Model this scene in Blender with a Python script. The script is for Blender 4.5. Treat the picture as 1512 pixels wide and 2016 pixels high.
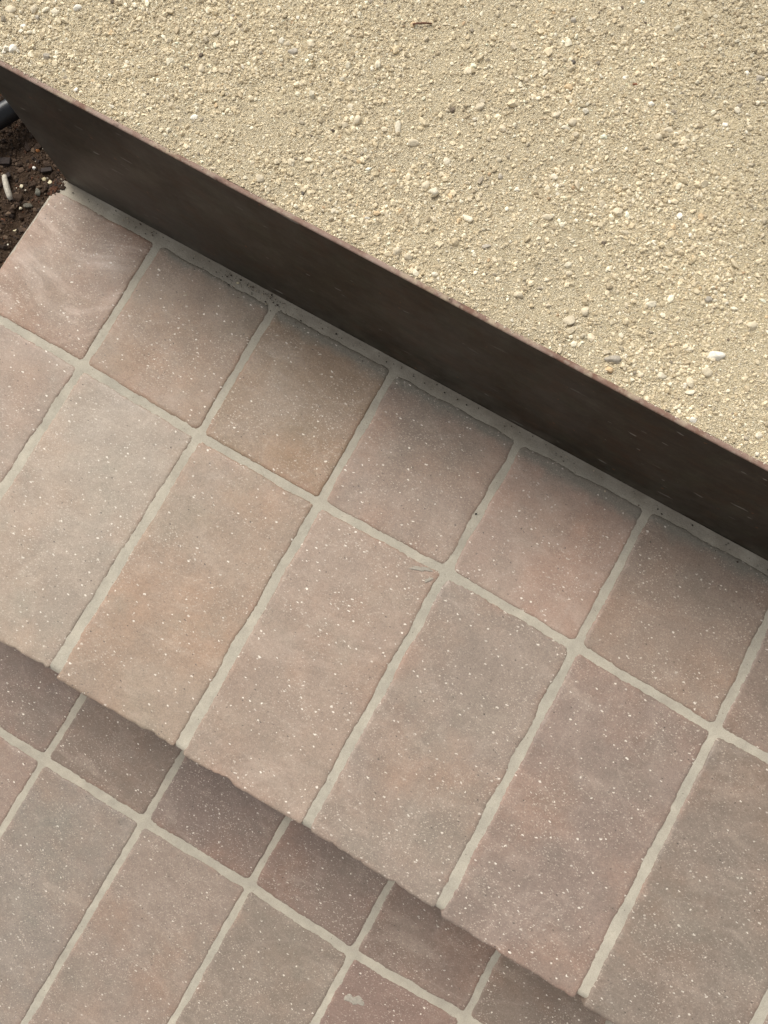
import bpy, math, random
import numpy as np
from mathutils import Matrix, Vector

for o in list(bpy.data.objects):
    bpy.data.objects.remove(o, do_unlink=True)
scene = bpy.context.scene
COL = scene.collection
random.seed(7)
RNG = np.random.default_rng(11)

# ------------------------------------------------------------------ camera
cam_data = bpy.data.cameras.new('camera')
cam_data.sensor_fit = 'VERTICAL'
cam_data.sensor_height = 36.0
cam_data.lens = 1442.36 / 2016 * 36.0
cam_data.clip_start = 0.01
cam_data.clip_end = 200
cam = bpy.data.objects.new('camera', cam_data)
COL.objects.link(cam)
right = Vector((0.867241, 0.497333, -0.0235055))
down = Vector((0.489314, -0.860080, -0.144340))
fwd = Vector((-0.0920019, 0.113676, -0.989249))
m = Matrix((right, -down, -fwd)).transposed().to_4x4()
m.translation = Vector((0.141094, -0.066025, 0.799053))
cam.matrix_world = m
scene.camera = cam

# ------------------------------------------------------------------ sky, sun, exposure
SUN_AZ = Vector((-0.83, 0.55))          # where the light comes from, on the ground plane
SUN_EL = math.radians(53)
world = bpy.data.worlds.new('World')
scene.world = world
world.use_nodes = True
wn = world.node_tree.nodes
wl = world.node_tree.links
bg = wn['Background']
sky = wn.new('ShaderNodeTexSky')
sky.sky_type = 'NISHITA'
sky.sun_disc = False
sky.sun_elevation = SUN_EL
sky.sun_rotation = math.atan2(SUN_AZ.x, SUN_AZ.y)
sky.air_density = 1.0
sky.dust_density = 6.0
sky.ozone_density = 0.6
hsv = wn.new('ShaderNodeHueSaturation')     # overcast: the cloud layer greys the sky
hsv.inputs['Saturation'].default_value = 0.18
wl.new(sky.outputs[0], hsv.inputs['Color'])
wl.new(hsv.outputs[0], bg.inputs['Color'])
bg.inputs['Strength'].default_value = 0.13
sd = bpy.data.lights.new('sun', 'SUN')
sd.energy = 1.5
sd.angle = math.radians(38)
sd.color = (1.0, 0.955, 0.84)
sun = bpy.data.objects.new('sun', sd)
COL.objects.link(sun)
dirv = Vector((SUN_AZ.x * math.cos(SUN_EL), SUN_AZ.y * math.cos(SUN_EL), math.sin(SUN_EL)))
sun.rotation_euler = dirv.to_track_quat('Z', 'Y').to_euler()
sun.location = (-2, 1.5, 3)
scene.view_settings.view_transform = 'Standard'
scene.view_settings.look = 'None'
scene.view_settings.gamma = 1.0
scene.view_settings.exposure = 0.25
scene.view_settings.use_curve_mapping = False

ZL = -0.2130        # lower tread
ZS = 0.2092         # top of the steel
YS = 0.1847         # front face of the steel
XE = -0.4700        # left end of steps and steel


# ------------------------------------------------------------------ helpers
class NT:
    def __init__(self, name):
        self.mat = bpy.data.materials.new(name)
        self.mat.use_nodes = True
        self.t = self.mat.node_tree
        self.n = self.t.nodes
        self.b = self.n['Principled BSDF']

    def node(self, kind, **kw):
        nd = self.n.new(kind)
        for k, v in kw.items():
            setattr(nd, k, v)
        return nd

    def link(self, a, b):
        self.t.links.new(a, b)

    def put(self, sock, v):
        if isinstance(v, bpy.types.NodeSocket):
            self.link(v, sock)
        elif isinstance(v, (tuple, list)):
            sock.default_value = (*v, 1.0) if len(v) == 3 and len(sock.default_value) == 4 else v
        else:
            sock.default_value = v

    def math(self, op, a, b=0.0, clamp=False):
        nd = self.node('ShaderNodeMath', operation=op, use_clamp=clamp)
        self.put(nd.inputs[0], a)
        self.put(nd.inputs[1], b)
        return nd.outputs[0]

    def mix(self, fac, a, b, mode='MIX'):
        nd = self.node('ShaderNodeMix', data_type='RGBA', blend_type=mode)
        self.put(nd.inputs[0], fac)
        self.put(nd.inputs[6], a)
        self.put(nd.inputs[7], b)
        return nd.outputs[2]

    def noise(self, vec, scale, detail=3.0, rough=0.55, color=False, dist=0.0):
        nd = self.node('ShaderNodeTexNoise')
        self.link(vec, nd.inputs['Vector'])
        nd.inputs['Scale'].default_value = scale
        nd.inputs['Detail'].default_value = detail
        nd.inputs['Roughness'].default_value = rough
        nd.inputs['Distortion'].default_value = dist
        return nd.outputs['Color' if color else 'Fac']

    def voro(self, vec, scale, rand=1.0, dim='2D'):
        nd = self.node('ShaderNodeTexVoronoi', feature='F1', voronoi_dimensions=dim)
        self.link(vec, nd.inputs['Vector'])
        nd.inputs['Scale'].default_value = scale
        nd.inputs['Randomness'].default_value = rand
        return nd.outputs['Distance'], nd.outputs['Color']

    def ramp(self, v, lo, hi, a=0.0, b=1.0):
        nd = self.node('ShaderNodeMapRange', clamp=True)
        self.put(nd.inputs[0], v)
        nd.inputs[1].default_value = lo
        nd.inputs[2].default_value = hi
        nd.inputs[3].default_value = a
        nd.inputs[4].default_value = b
        return nd.outputs[0]

    def sep(self, c):
        nd = self.node('ShaderNodeSeparateColor')
        self.link(c, nd.inputs[0])
        return nd.outputs

    def vadd(self, a, b, op='ADD'):
        nd = self.node('ShaderNodeVectorMath', operation=op)
        self.put(nd.inputs[0], a)
        self.put(nd.inputs[1], b)
        return nd.outputs[0]

    def vscale(self, a, s):
        nd = self.node('ShaderNodeVectorMath', operation='SCALE')
        self.put(nd.inputs[0], a)
        self.put(nd.inputs['Scale'], s)
        return nd.outputs[0]

    def attr(self, name, kind='GEOMETRY'):
        nd = self.node('ShaderNodeAttribute', attribute_type=kind, attribute_name=name)
        return nd

    def coords(self):
        """object coordinates shifted by the object's own random number"""
        tc = self.node('ShaderNodeTexCoord')
        oi = self.node('ShaderNodeObjectInfo')
        cx = self.node('ShaderNodeCombineXYZ')
        self.put(cx.inputs[0], self.math('MULTIPLY', oi.outputs['Random'], 37.0))
        self.put(cx.inputs[1], self.math('MULTIPLY', oi.outputs['Random'], 91.0))
        self.put(cx.inputs[2], self.math('MULTIPLY', oi.outputs['Random'], 13.0))
        return self.vadd(tc.outputs['Object'], cx.outputs[0]), oi

    def bump(self, h, strength, dist, normal=None):
        nd = self.node('ShaderNodeBump')
        self.put(nd.inputs['Height'], h)
        nd.inputs['Strength'].default_value = strength
        nd.inputs['Distance'].default_value = dist
        if normal is not None:
            self.link(normal, nd.inputs['Normal'])
        return nd.outputs[0]

    def flecks(self, vec, scale, p, gain, rmax, dim='2D'):
        """mask of scattered chips: only cells whose random number exceeds p carry one"""
        d, c = self.voro(vec, scale, 1.0, dim)
        s = self.sep(c)
        r = self.math('MULTIPLY', self.math('SUBTRACT', s[0], p), gain)
        r = self.math('MINIMUM', r, rmax)
        return self.math('MULTIPLY', self.ramp(self.math('SUBTRACT', r, d), 0.0, 0.07), self.ramp(s[1], 0.0, 0.8, 0.35, 1.0))

    def out(self, color=None, rough=None, normal=None, spec=None):
        if color is not None:
            self.put(self.b.inputs['Base Color'], color)
        if rough is not None:
            self.put(self.b.inputs['Roughness'], rough)
        if normal is not None:
            self.link(normal, self.b.inputs['Normal'])
        if spec is not None:
            self.put(self.b.inputs['Specular IOR Level'], spec)
        return self.mat


def srgb(r, g, b, k=1.0):
    f = lambda c: ((c / 255) / 12.92 if c / 255 <= 0.04045 else ((c / 255 + 0.055) / 1.055) ** 2.4) * k
    return (f(r), f(g), f(b))


def link_obj(name, mesh, mat=None, parent=None):
    o = bpy.data.objects.new(name, mesh)
    COL.objects.link(o)
    if mat is not None and not mesh.materials:
        mesh.materials.append(mat)
    if parent is not None:
        o.parent = parent
    return o


def tag(o, label=None, cat=None, group=None, kind=None):
    if label: o['label'] = label
    if cat: o['category'] = cat
    if group: o['group'] = group
    if kind: o['kind'] = kind
    return o


def empty(name, loc=(0, 0, 0)):
    o = bpy.data.objects.new(name, None)
    o.location = loc
    COL.objects.link(o)
    return o


def np_mesh(name, verts, tris, smooth=False, colors=None):
    me = bpy.data.meshes.new(name)
    verts = np.asarray(verts, np.float32)
    tris = np.asarray(tris, np.int32)
    k = tris.shape[1]
    me.vertices.add(len(verts))
    me.vertices.foreach_set('co', verts.ravel())
    me.loops.add(tris.size)
    me.loops.foreach_set('vertex_index', tris.ravel())
    me.polygons.add(len(tris))
    me.polygons.foreach_set('loop_start', np.arange(0, tris.size, k, dtype=np.int32))
    me.polygons.foreach_set('loop_total', np.full(len(tris), k, np.int32))
    me.polygons.foreach_set('use_smooth', np.full(len(tris), smooth, bool))
    if colors is not None:
        a = me.attributes.new('tint', 'FLOAT_COLOR', 'POINT')
        c = np.ones((len(verts), 4), np.float32)
        c[:, :3] = colors
        a.data.foreach_set('color', c.ravel())
    me.update(calc_edges=True)
    me.validate()
    return me


_N = RNG.random((257, 257))


def vnoise(x, y, scale, seed=0.0):
    """smooth value noise in 0..1"""
    x = np.asarray(x) * scale + 17.3 * seed + 1000
    y = np.asarray(y) * scale + 31.7 * seed + 1000
    xi = np.floor(x).astype(int); yi = np.floor(y).astype(int)
    fx = x - xi; fy = y - yi
    fx = fx * fx * (3 - 2 * fx); fy = fy * fy * (3 - 2 * fy)
    g = lambda a, b: _N[a % 257, b % 257]
    return (g(xi, yi) * (1 - fx) + g(xi + 1, yi) * fx) * (1 - fy) + (g(xi, yi + 1) * (1 - fx) + g(xi + 1, yi + 1) * fx) * fy


def icosphere(sub):
    t = (1 + 5 ** 0.5) / 2
    v = [(-1, t, 0), (1, t, 0), (-1, -t, 0), (1, -t, 0), (0, -1, t), (0, 1, t), (0, -1, -t), (0, 1, -t), (t, 0, -1), (t, 0, 1), (-t, 0, -1), (-t, 0, 1)]
    f = [(0, 11, 5), (0, 5, 1), (0, 1, 7), (0, 7, 10), (0, 10, 11), (1, 5, 9), (5, 11, 4), (11, 10, 2), (10, 7, 6), (7, 1, 8),
         (3, 9, 4), (3, 4, 2), (3, 2, 6), (3, 6, 8), (3, 8, 9), (4, 9, 5), (2, 4, 11), (6, 2, 10), (8, 6, 7), (9, 8, 1)]
    v = [np.array(p) / np.linalg.norm(p) for p in v]
    for _ in range(sub):
        cache = {}; nf = []
        def mid(a, b):
            k = (min(a, b), max(a, b))
            if k not in cache:
                p = v[a] + v[b]; v.append(p / np.linalg.norm(p)); cache[k] = len(v) - 1
            return cache[k]
        for a, b, c in f:
            ab, bc, ca = mid(a, b), mid(b, c), mid(c, a)
            nf += [(a, ab, ca), (b, bc, ab), (c, ca, bc), (ab, bc, ca)]
        f = nf
    return np.array(v), np.array(f)


# ------------------------------------------------------------------ materials
def tile_material():
    n = NT('terracotta')
    v, oi = n.coords()
    base = oi.outputs['Color']
    # broad clay clouds
    a = n.noise(v, 8.0, 4.0, 0.6)
    b = n.noise(n.vadd(v, (5.1, 2.2, 0)), 11.0, 4.0, 0.6)
    c = n.noise(n.vadd(v, (1.7, 9.2, 0)), 34.0, 5.0, 0.65)
    col = n.mix(n.ramp(a, 0.47, 0.70), base, n.mix(1.0, base, (1.08, 0.97, 0.90), 'MULTIPLY'))
    col = n.mix(n.ramp(b, 0.50, 0.72), col, n.mix(1.0, base, (0.93, 0.98, 0.975), 'MULTIPLY'))
    col = n.mix(1.0, col, n.mix(n.ramp(c, 0.30, 0.72), (0.89, 0.89, 0.89), (1.11, 1.10, 1.09)), 'MULTIPLY')
    # dusty cement haze in soft drags
    mp = n.node('ShaderNodeMapping')
    n.link(v, mp.inputs[0]); mp.inputs['Rotation'].default_value = (0, 0, 0.6); mp.inputs['Scale'].default_value = (1.0, 3.2, 1.0)
    h = n.noise(mp.outputs[0], 12.0, 6.0, 0.65, dist=0.6)
    col = n.mix(n.ramp(h, 0.56, 0.78, 0.0, 0.38), col, (0.46, 0.375, 0.30))
    sf = n.attr('scuff', 'OBJECT').outputs['Fac']
    mr = n.node('ShaderNodeMapping')
    n.link(n.vadd(v, n.vscale(n.noise(v, 6.0, 1.0, 0.5, color=True), 0.16)), mr.inputs[0]); mr.inputs['Rotation'].default_value = (0, 0, -0.15); mr.inputs['Scale'].default_value = (1.0, 4.5, 1.0)
    sw = n.noise(mr.outputs[0], 9.0, 6.0, 0.68)
    col = n.mix(n.math('MULTIPLY', sf, n.ramp(sw, 0.50, 0.66, 0.0, 0.75)), col, (0.47, 0.36, 0.29))
    # drying marks with a soft rim, and long hairline scuffs
    wm = n.noise(n.vadd(v, (2.3, 6.1, 0)), 7.0, 3.0, 0.5, dist=1.2)
    col = n.mix(n.ramp(n.math('ABSOLUTE', n.math('SUBTRACT', wm, 0.52)), 0.022, 0.0, 0.0, 0.11), col, (0.48, 0.40, 0.33))
    col = n.mix(n.ramp(wm, 0.53, 0.60, 0.0, 0.16), col, (0.20, 0.160, 0.125))
    mq = n.node('ShaderNodeMapping')
    n.link(n.vadd(v, n.vscale(n.noise(v, 5.0, 1.0, 0.5, color=True), 0.10)), mq.inputs[0]); mq.inputs['Rotation'].default_value = (0, 0, 1.1); mq.inputs['Scale'].default_value = (1.0, 16.0, 1.0)
    sc = n.noise(mq.outputs[0], 26.0, 3.0, 0.6)
    col = n.mix(n.ramp(sc, 0.65, 0.76, 0.0, 0.24), col, (0.50, 0.42, 0.35))
    # edges: redder clay where the skin wore off, cement film elsewhere
    e = n.attr('edge').outputs['Fac']
    en = n.noise(v, 26.0, 4.0, 0.6)
    col = n.mix(n.math('MULTIPLY', e, n.ramp(en, 0.48, 0.68, 0.0, 0.45)), col, (0.36, 0.215, 0.155))
    gm = n.attr('smear').outputs['Fac']
    gn = n.noise(n.vadd(v, (3, 3, 0)), 30.0, 5.0, 0.6)
    col = n.mix(n.ramp(n.math('ADD', gm, n.math('MULTIPLY', gn, 0.8)), 0.66, 0.98, 0.0, 0.8), col, (0.215, 0.200, 0.160))
    # grain of the fired clay
    g = n.noise(v, 700.0, 2.0, 0.8)
    col = n.mix(1.0, col, n.mix(n.ramp(g, 0.28, 0.72), (0.80, 0.80, 0.80), (1.17, 1.17, 1.17)), 'MULTIPLY')
    g2 = n.noise(v, 210.0, 3.0, 0.7)
    col = n.mix(1.0, col, n.mix(n.ramp(g2, 0.30, 0.70), (0.92, 0.92, 0.92), (1.07, 1.07, 1.07)), 'MULTIPLY')
    # chips of pale and dark grog, splinters lying two ways
    w = n.vadd(v, n.vscale(n.noise(v, 420.0, 1.0, 0.5, color=True), 0.0028))
    def lay(rot, sx, sy):
        mm = n.node('ShaderNodeMapping')
        n.link(w, mm.inputs[0]); mm.inputs['Rotation'].default_value = (0, 0, rot); mm.inputs['Scale'].default_value = (sx, sy, 1.0)
        return mm.outputs[0]
    wa, wb = lay(0.5, 0.72, 1.35), lay(2.1, 0.75, 1.3)
    f1 = n.math('MAXIMUM', n.flecks(wa, 190.0, 0.90, 2.6, 0.25), n.flecks(wb, 225.0, 0.905, 2.6, 0.23))
    f2 = n.math('MAXIMUM', n.flecks(n.vadd(wa, (4, 7, 0)), 380.0, 0.70, 1.4, 0.32), n.flecks(n.vadd(wb, (4, 7, 0)), 520.0, 0.64, 1.3, 0.32))
    f3 = n.flecks(n.vadd(wb, (8, 1, 0)), 200.0, 0.90, 2.2, 0.17)
    patch = n.ramp(n.noise(v, 17.0, 2.0), 0.35, 0.62, 0.30, 1.0)
    col = n.mix(n.math('MULTIPLY', n.math('MULTIPLY', f2, patch), 0.72), col, (0.52, 0.44, 0.36))
    col = n.mix(n.math('MULTIPLY', f1, n.ramp(n.math('FRACT', n.math('MULTIPLY', oi.outputs['Random'], 7.3)), 0.0, 1.0, 0.60, 1.0)), col, (0.78, 0.71, 0.61))
    col = n.mix(n.math('MULTIPLY', f3, 0.85), col, (0.065, 0.055, 0.048))
    hgt = n.math('ADD', n.math('MULTIPLY', n.noise(v, 22.0, 5.0, 0.6), 1.0), n.math('MULTIPLY', n.noise(v, 300.0, 3.0, 0.6), 0.16))
    hgt = n.math('SUBTRACT', hgt, n.math('MULTIPLY', f3, 0.10))
    nrm = n.bump(hgt, 0.9, 0.0016)
    ro = n.ramp(n.noise(v, 14.0, 4.0), 0.3, 0.7, 0.42, 0.64)
    return n.out(col, ro, nrm, 0.42)


def grout_material():
    n = NT('cement_grout')
    tc = n.node('ShaderNodeTexCoord')
    v = tc.outputs['Object']
    a = n.noise(v, 9.0, 4.0, 0.6)
    b = n.noise(v, 45.0, 5.0, 0.6)
    col = n.mix(n.ramp(a, 0.35, 0.65), (0.440, 0.394, 0.320), (0.375, 0.342, 0.282))
    col = n.mix(1.0, col, n.mix(n.ramp(b, 0.28, 0.72), (0.86, 0.86, 0.86), (1.12, 1.12, 1.11)), 'MULTIPLY')
    sx = n.node('ShaderNodeSeparateXYZ'); n.link(v, sx.inputs[0])
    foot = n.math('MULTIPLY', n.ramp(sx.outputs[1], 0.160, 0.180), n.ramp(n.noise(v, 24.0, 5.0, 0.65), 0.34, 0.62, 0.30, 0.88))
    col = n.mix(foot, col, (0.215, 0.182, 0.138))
    stain = n.ramp(n.noise(n.vadd(v, (7, 7, 0)), 15.0, 5.0, 0.65), 0.54, 0.72, 0.0, 0.45)
    col = n.mix(stain, col, (0.27, 0.235, 0.19))
    g = n.noise(v, 1100.0, 2.0, 0.7)
    col = n.mix(1.0, col, n.mix(n.ramp(g, 0.3, 0.7), (0.86, 0.86, 0.85), (1.1, 1.1, 1.1)), 'MULTIPLY')
    sp = n.flecks(v, 170.0, 0.90, 1.8, 0.13)
    col = n.mix(n.math('MULTIPLY', sp, 0.7), col, (0.10, 0.085, 0.07))
    hgt = n.math('ADD', b, n.math('MULTIPLY', n.noise(v, 500.0, 3.0, 0.6), 0.30))
    return n.out(col, 0.85, n.bump(hgt, 0.8, 0.0016), 0.25)


def steel_material():
    n = NT('dark_patina_steel')
    tc = n.node('ShaderNodeTexCoord')
    v = tc.outputs['Object']
    a = n.noise(v, 7.0, 5.0, 0.6, dist=0.4)
    b = n.noise(v, 26.0, 5.0, 0.65)
    col = n.mix(n.ramp(a, 0.35, 0.66), (0.0195, 0.0142, 0.0085), (0.031, 0.0230, 0.0140))
    col = n.mix(n.ramp(b, 0.48, 0.70, 0.0, 0.75), col, (0.052, 0.028, 0.0150))
    col = n.mix(n.ramp(n.noise(n.vadd(v, (9, 1, 4)), 34.0, 5.0, 0.7), 0.47, 0.66, 0.0, 0.8), col, (0.036, 0.033, 0.020))
    mb = n.node('ShaderNodeMapping')
    n.link(v, mb.inputs[0]); mb.inputs['Scale'].default_value = (0.16, 1.0, 1.0); mb.inputs['Rotation'].default_value = (0, 0.05, 0)
    br = n.noise(mb.outputs[0], 170.0, 4.0, 0.7)
    col = n.mix(1.0, col, n.mix(n.ramp(br, 0.32, 0.70), (0.72, 0.72, 0.72), (1.32, 1.30, 1.26)), 'MULTIPLY')
    col = n.mix(n.ramp(n.noise(v, 420.0, 3.0, 0.7), 0.60, 0.76, 0.0, 0.35), col, (0.10, 0.082, 0.062))
    # short scuffs left by tools, pale dust specks, a few fresh rust spots
    sp = n.node('ShaderNodeSeparateXYZ'); n.link(v, sp.inputs[0])
    def face(sx, sz, rot):
        cb = n.node('ShaderNodeCombineXYZ')
        n.link(sp.outputs[0], cb.inputs[0]); n.link(sp.outputs[2], cb.inputs[1])
        mp = n.node('ShaderNodeMapping')
        n.link(cb.outputs[0], mp.inputs[0]); mp.inputs['Rotation'].default_value = (0, 0, rot); mp.inputs['Scale'].default_value = (sx, sz, 1.0)
        return n.vadd(mp.outputs[0], n.vscale(n.noise(v, 60.0, 2.0, 0.5, color=True), 0.006))
    s1 = n.flecks(face(0.22, 1.0, 0.15), 58.0, 0.88, 2.6, 0.12)
    s2 = n.flecks(face(0.35, 1.0, -0.2), 150.0, 0.935, 4.0, 0.20)
    s3 = n.flecks(face(0.9, 1.0, 0.0), 110.0, 0.965, 6.0, 0.20)
    col = n.mix(n.math('MULTIPLY', n.math('MAXIMUM', s1, s2), n.ramp(b, 0.38, 0.60, 0.15, 0.85)), col, (0.25, 0.23, 0.20))
    col = n.mix(n.math('MULTIPLY', s3, 0.8), col, (0.17, 0.065, 0.025))
    # patchy paler brown low on the face, stronger towards the grout
    td = n.math('MULTIPLY', n.ramp(sp.outputs[2], 0.045, 0.0), n.ramp(n.noise(v, 30.0, 5.0, 0.65), 0.40, 0.66, 0.0, 0.5))
    col = n.mix(td, col, (0.13, 0.105, 0.080))
    dust = n.ramp(n.noise(v, 6.0, 7.0, 0.7), 0.48, 0.70, 0.0, 0.24)
    col = n.mix(dust, col, (0.16, 0.145, 0.125))
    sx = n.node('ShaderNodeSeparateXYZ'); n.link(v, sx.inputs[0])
    sky_sheen = n.math('MULTIPLY', n.ramp(sx.outputs[0], -0.10, -0.46), n.ramp(n.noise(v, 10.0, 4.0, 0.6), 0.30, 0.60, 0.25, 0.80))  # left end painted paler and greyer, standing in for reflected sky
    col = n.mix(n.math('MULTIPLY', sky_sheen, 0.38), col, (0.150, 0.135, 0.120))
    ro = n.ramp(b, 0.3, 0.7, 0.36, 0.55)
    hgt = n.math('ADD', a, n.math('MULTIPLY', n.noise(v, 140.0, 4.0, 0.6), 0.12))
    return n.out(col, ro, n.bump(hgt, 0.35, 0.002), 0.32)


def rust_material():
    n = NT('rusted_cut_edge')
    tc = n.node('ShaderNodeTexCoord')
    v = tc.outputs['Object']
    a = n.noise(v, 22.0, 5.0, 0.65)
    b = n.noise(v, 140.0, 4.0, 0.7)
    col = n.mix(n.ramp(a, 0.38, 0.62), (0.170, 0.092, 0.064), (0.290, 0.205, 0.165))
    col = n.mix(n.ramp(b, 0.52, 0.70, 0.0, 0.8), col, (0.33, 0.27, 0.215))
    col = n.mix(n.ramp(n.noise(v, 60.0, 3.0), 0.40, 0.28, 0.0, 0.8), col, (0.060, 0.032, 0.024))
    col = n.mix(n.ramp(n.noise(n.vadd(v, (6, 2, 1)), 30.0, 2.0), 0.69, 0.76, 0.0, 0.85), col, (0.44, 0.15, 0.045))
    col = n.mix(n.ramp(n.noise(n.vadd(v, (1, 4, 2)), 45.0, 5.0, 0.7), 0.52, 0.66, 0.0, 0.75), col, (0.42, 0.345, 0.24))
    return n.out(col, 0.75, n.bump(b, 0.6, 0.001), 0.25)


def gravel_base_material():
    n = NT('crushed_fines')
    tc = n.node('ShaderNodeTexCoord')
    v = tc.outputs['Object']
    a = n.noise(v, 6.0, 5.0, 0.6)
    col = n.mix(n.ramp(a, 0.36, 0.66), (0.50, 0.414, 0.268), (0.42, 0.353, 0.240))
    w = n.vadd(v, n.vscale(n.noise(v, 500.0, 1.0, 0.5, color=True), 0.0012))
    d1, c1 = n.voro(w, 640.0)
    d2, c2 = n.voro(n.vadd(w, (2, 5, 0)), 1250.0)
    s1 = n.sep(c1); s2 = n.sep(c2)
    col = n.mix(n.ramp(s2[0], 0.0, 1.0, 0.0, 0.55), col, n.mix(s2[1], (0.32, 0.26, 0.165), (0.70, 0.61, 0.43)))
    m1 = n.math('MULTIPLY', n.ramp(s1[0], 0.45, 0.5), n.ramp(d1, 0.52, 0.40))
    col = n.mix(n.math('MULTIPLY', m1, 0.75), col, n.mix(s1[1], (0.45, 0.37, 0.245), (0.80, 0.71, 0.53)))
    hgt = n.math('SUBTRACT', n.math('MULTIPLY', m1, 0.9), n.math('MULTIPLY', d1, 0.5))
    hgt = n.math('SUBTRACT', hgt, n.math('MULTIPLY', d2, 0.35))
    return n.out(col, 0.92, n.bump(hgt, 1.0, 0.0011), 0.15)


def stone_material(name='loose_stone'):
    n = NT(name)
    at = n.attr('tint')
    v = n.node('ShaderNodeTexCoord').outputs['Object']
    g = n.noise(v, 420.0, 3.0, 0.65)
    col = n.mix(1.0, at.outputs['Color'], n.mix(n.ramp(g, 0.28, 0.72), (0.80, 0.79, 0.77), (1.12, 1.12, 1.12)), 'MULTIPLY')
    return n.out(col, 0.85, n.bump(g, 0.6, 0.0006), 0.2)


def pebble_material():
    n = NT('pebble_stone')
    v, oi = n.coords()
    g = n.noise(v, 260.0, 4.0, 0.65)
    h = n.noise(v, 700.0, 2.0, 0.6)
    col = n.mix(1.0, oi.outputs['Color'], n.mix(n.ramp(g, 0.28, 0.72), (0.80, 0.79, 0.76), (1.12, 1.12, 1.11)), 'MULTIPLY')
    col = n.mix(n.ramp(h, 0.56, 0.72, 0.0, 0.35), col, (0.30, 0.25, 0.18))
    return n.out(col, 0.8, n.bump(n.math('ADD', g, n.math('MULTIPLY', h, 0.4)), 0.7, 0.0008), 0.25)


def soil_material():
    n = NT('potting_soil')
    v = n.node('ShaderNodeTexCoord').outputs['Object']
    a = n.noise(v, 60.0, 5.0, 0.65)
    b = n.noise(v, 380.0, 4.0, 0.7)
    col = n.mix(n.ramp(a, 0.35, 0.66), (0.036, 0.022, 0.0135), (0.076, 0.049, 0.032))
    col = n.mix(n.ramp(b, 0.5, 0.8, 0.0, 0.6), col, (0.105, 0.070, 0.046))
    f = n.flecks(v, 260.0, 0.975, 3.0, 0.2)
    col = n.mix(n.math('MULTIPLY', f, 0.8), col, (0.55, 0.50, 0.40))
    return n.out(col, 0.95, n.bump(n.math('ADD', a, n.math('MULTIPLY', b, 0.6)), 1.0, 0.006), 0.12)


def plain_material(name, color, rough, spec=0.4, scale=200.0, var=0.15):
    n = NT(name)
    v, _ = n.coords()
    g = n.noise(v, scale, 4.0, 0.65)
    lo = tuple(c * (1 - var) for c in color); hi = tuple(min(1, c * (1 + var)) for c in color)
    return n.out(n.mix(n.ramp(g, 0.3, 0.7), lo, hi), rough, n.bump(g, 0.4, 0.0006), spec)


M_TILE = tile_material()
M_GROUT = grout_material()
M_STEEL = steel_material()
M_RUST = rust_material()
M_FINES = gravel_base_material()
M_STONE = stone_material()
M_PEBBLE = pebble_material()
M_SOIL = soil_material()
M_PIPE = plain_material('black_polyethylene', (0.010, 0.011, 0.013), 0.36, 0.5, 90.0, 0.3)
M_TWIG = plain_material('bleached_wood', (0.46, 0.42, 0.35), 0.8, 0.2, 300.0, 0.3)
M_BARK = plain_material('bark', (0.040, 0.030, 0.026), 0.8, 0.25, 300.0, 0.4)
M_SMEAR = plain_material('dried_mortar', (0.33, 0.295, 0.245), 0.85, 0.2, 240.0, 0.2)
M_STRAW = plain_material('dry_stem', (0.16, 0.085, 0.055), 0.8, 0.2, 300.0, 0.3)

# ------------------------------------------------------------------ ground far around
def grid_mesh(name, x0, x1, y0, y1, nx, ny, zf, smooth=True):
    xs = np.linspace(x0, x1, nx + 1); ys = np.linspace(y0, y1, ny + 1)
    X, Y = np.meshgrid(xs, ys)
    Z = zf(X, Y)
    V = np.stack([X, Y, Z], -1).reshape(-1, 3)
    i = np.arange(nx); j = np.arange(ny)
    I, J = np.meshgrid(i, j)
    a = (J * (nx + 1) + I).ravel()
    F = np.stack([a, a + 1, a + nx + 2, a + nx + 1], 1)
    return np_mesh(name, V, F, smooth)


g = link_obj('ground', grid_mesh('ground', -40, 40, -40, 40, 8, 8, lambda x, y: x * 0 - 0.34), M_SOIL)
tag(g, kind='structure')

# ------------------------------------------------------------------ tiles
def rounded_quad(q, d, r, counts, nc=7):
    """outline of a quad (counter-clockwise) moved in by d, corners rounded by r"""
    q = [np.array(p, float) for p in q]
    L = []
    for i in range(4):
        a, b = q[i], q[(i + 1) % 4]
        t = (b - a) / np.linalg.norm(b - a)
        nrm = np.array([-t[1], t[0]])
        L.append((a + nrm * d, t))
    c = []
    for i in range(4):
        (p1, t1), (p2, t2) = L[i - 1], L[i]
        s = np.linalg.solve(np.array([t1, -t2]).T, p2 - p1)
        c.append(p1 + t1 * s[0])
    pts = []
    for i in range(4):
        t_in, t_out = L[i - 1][1], L[i][1]
        A = c[i] - t_in * r; B = c[i] + t_out * r
        for k in range(nc):
            u = k / (nc - 1)
            pts.append(A * (1 - u) ** 2 + c[i] * 2 * u * (1 - u) + B * u * u)
        E = c[(i + 1) % 4] - t_out * r
        n = counts[i]
        for k in range(1, n):
            pts.append(B + (E - B) * k / n)
    return np.array(pts)


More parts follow.
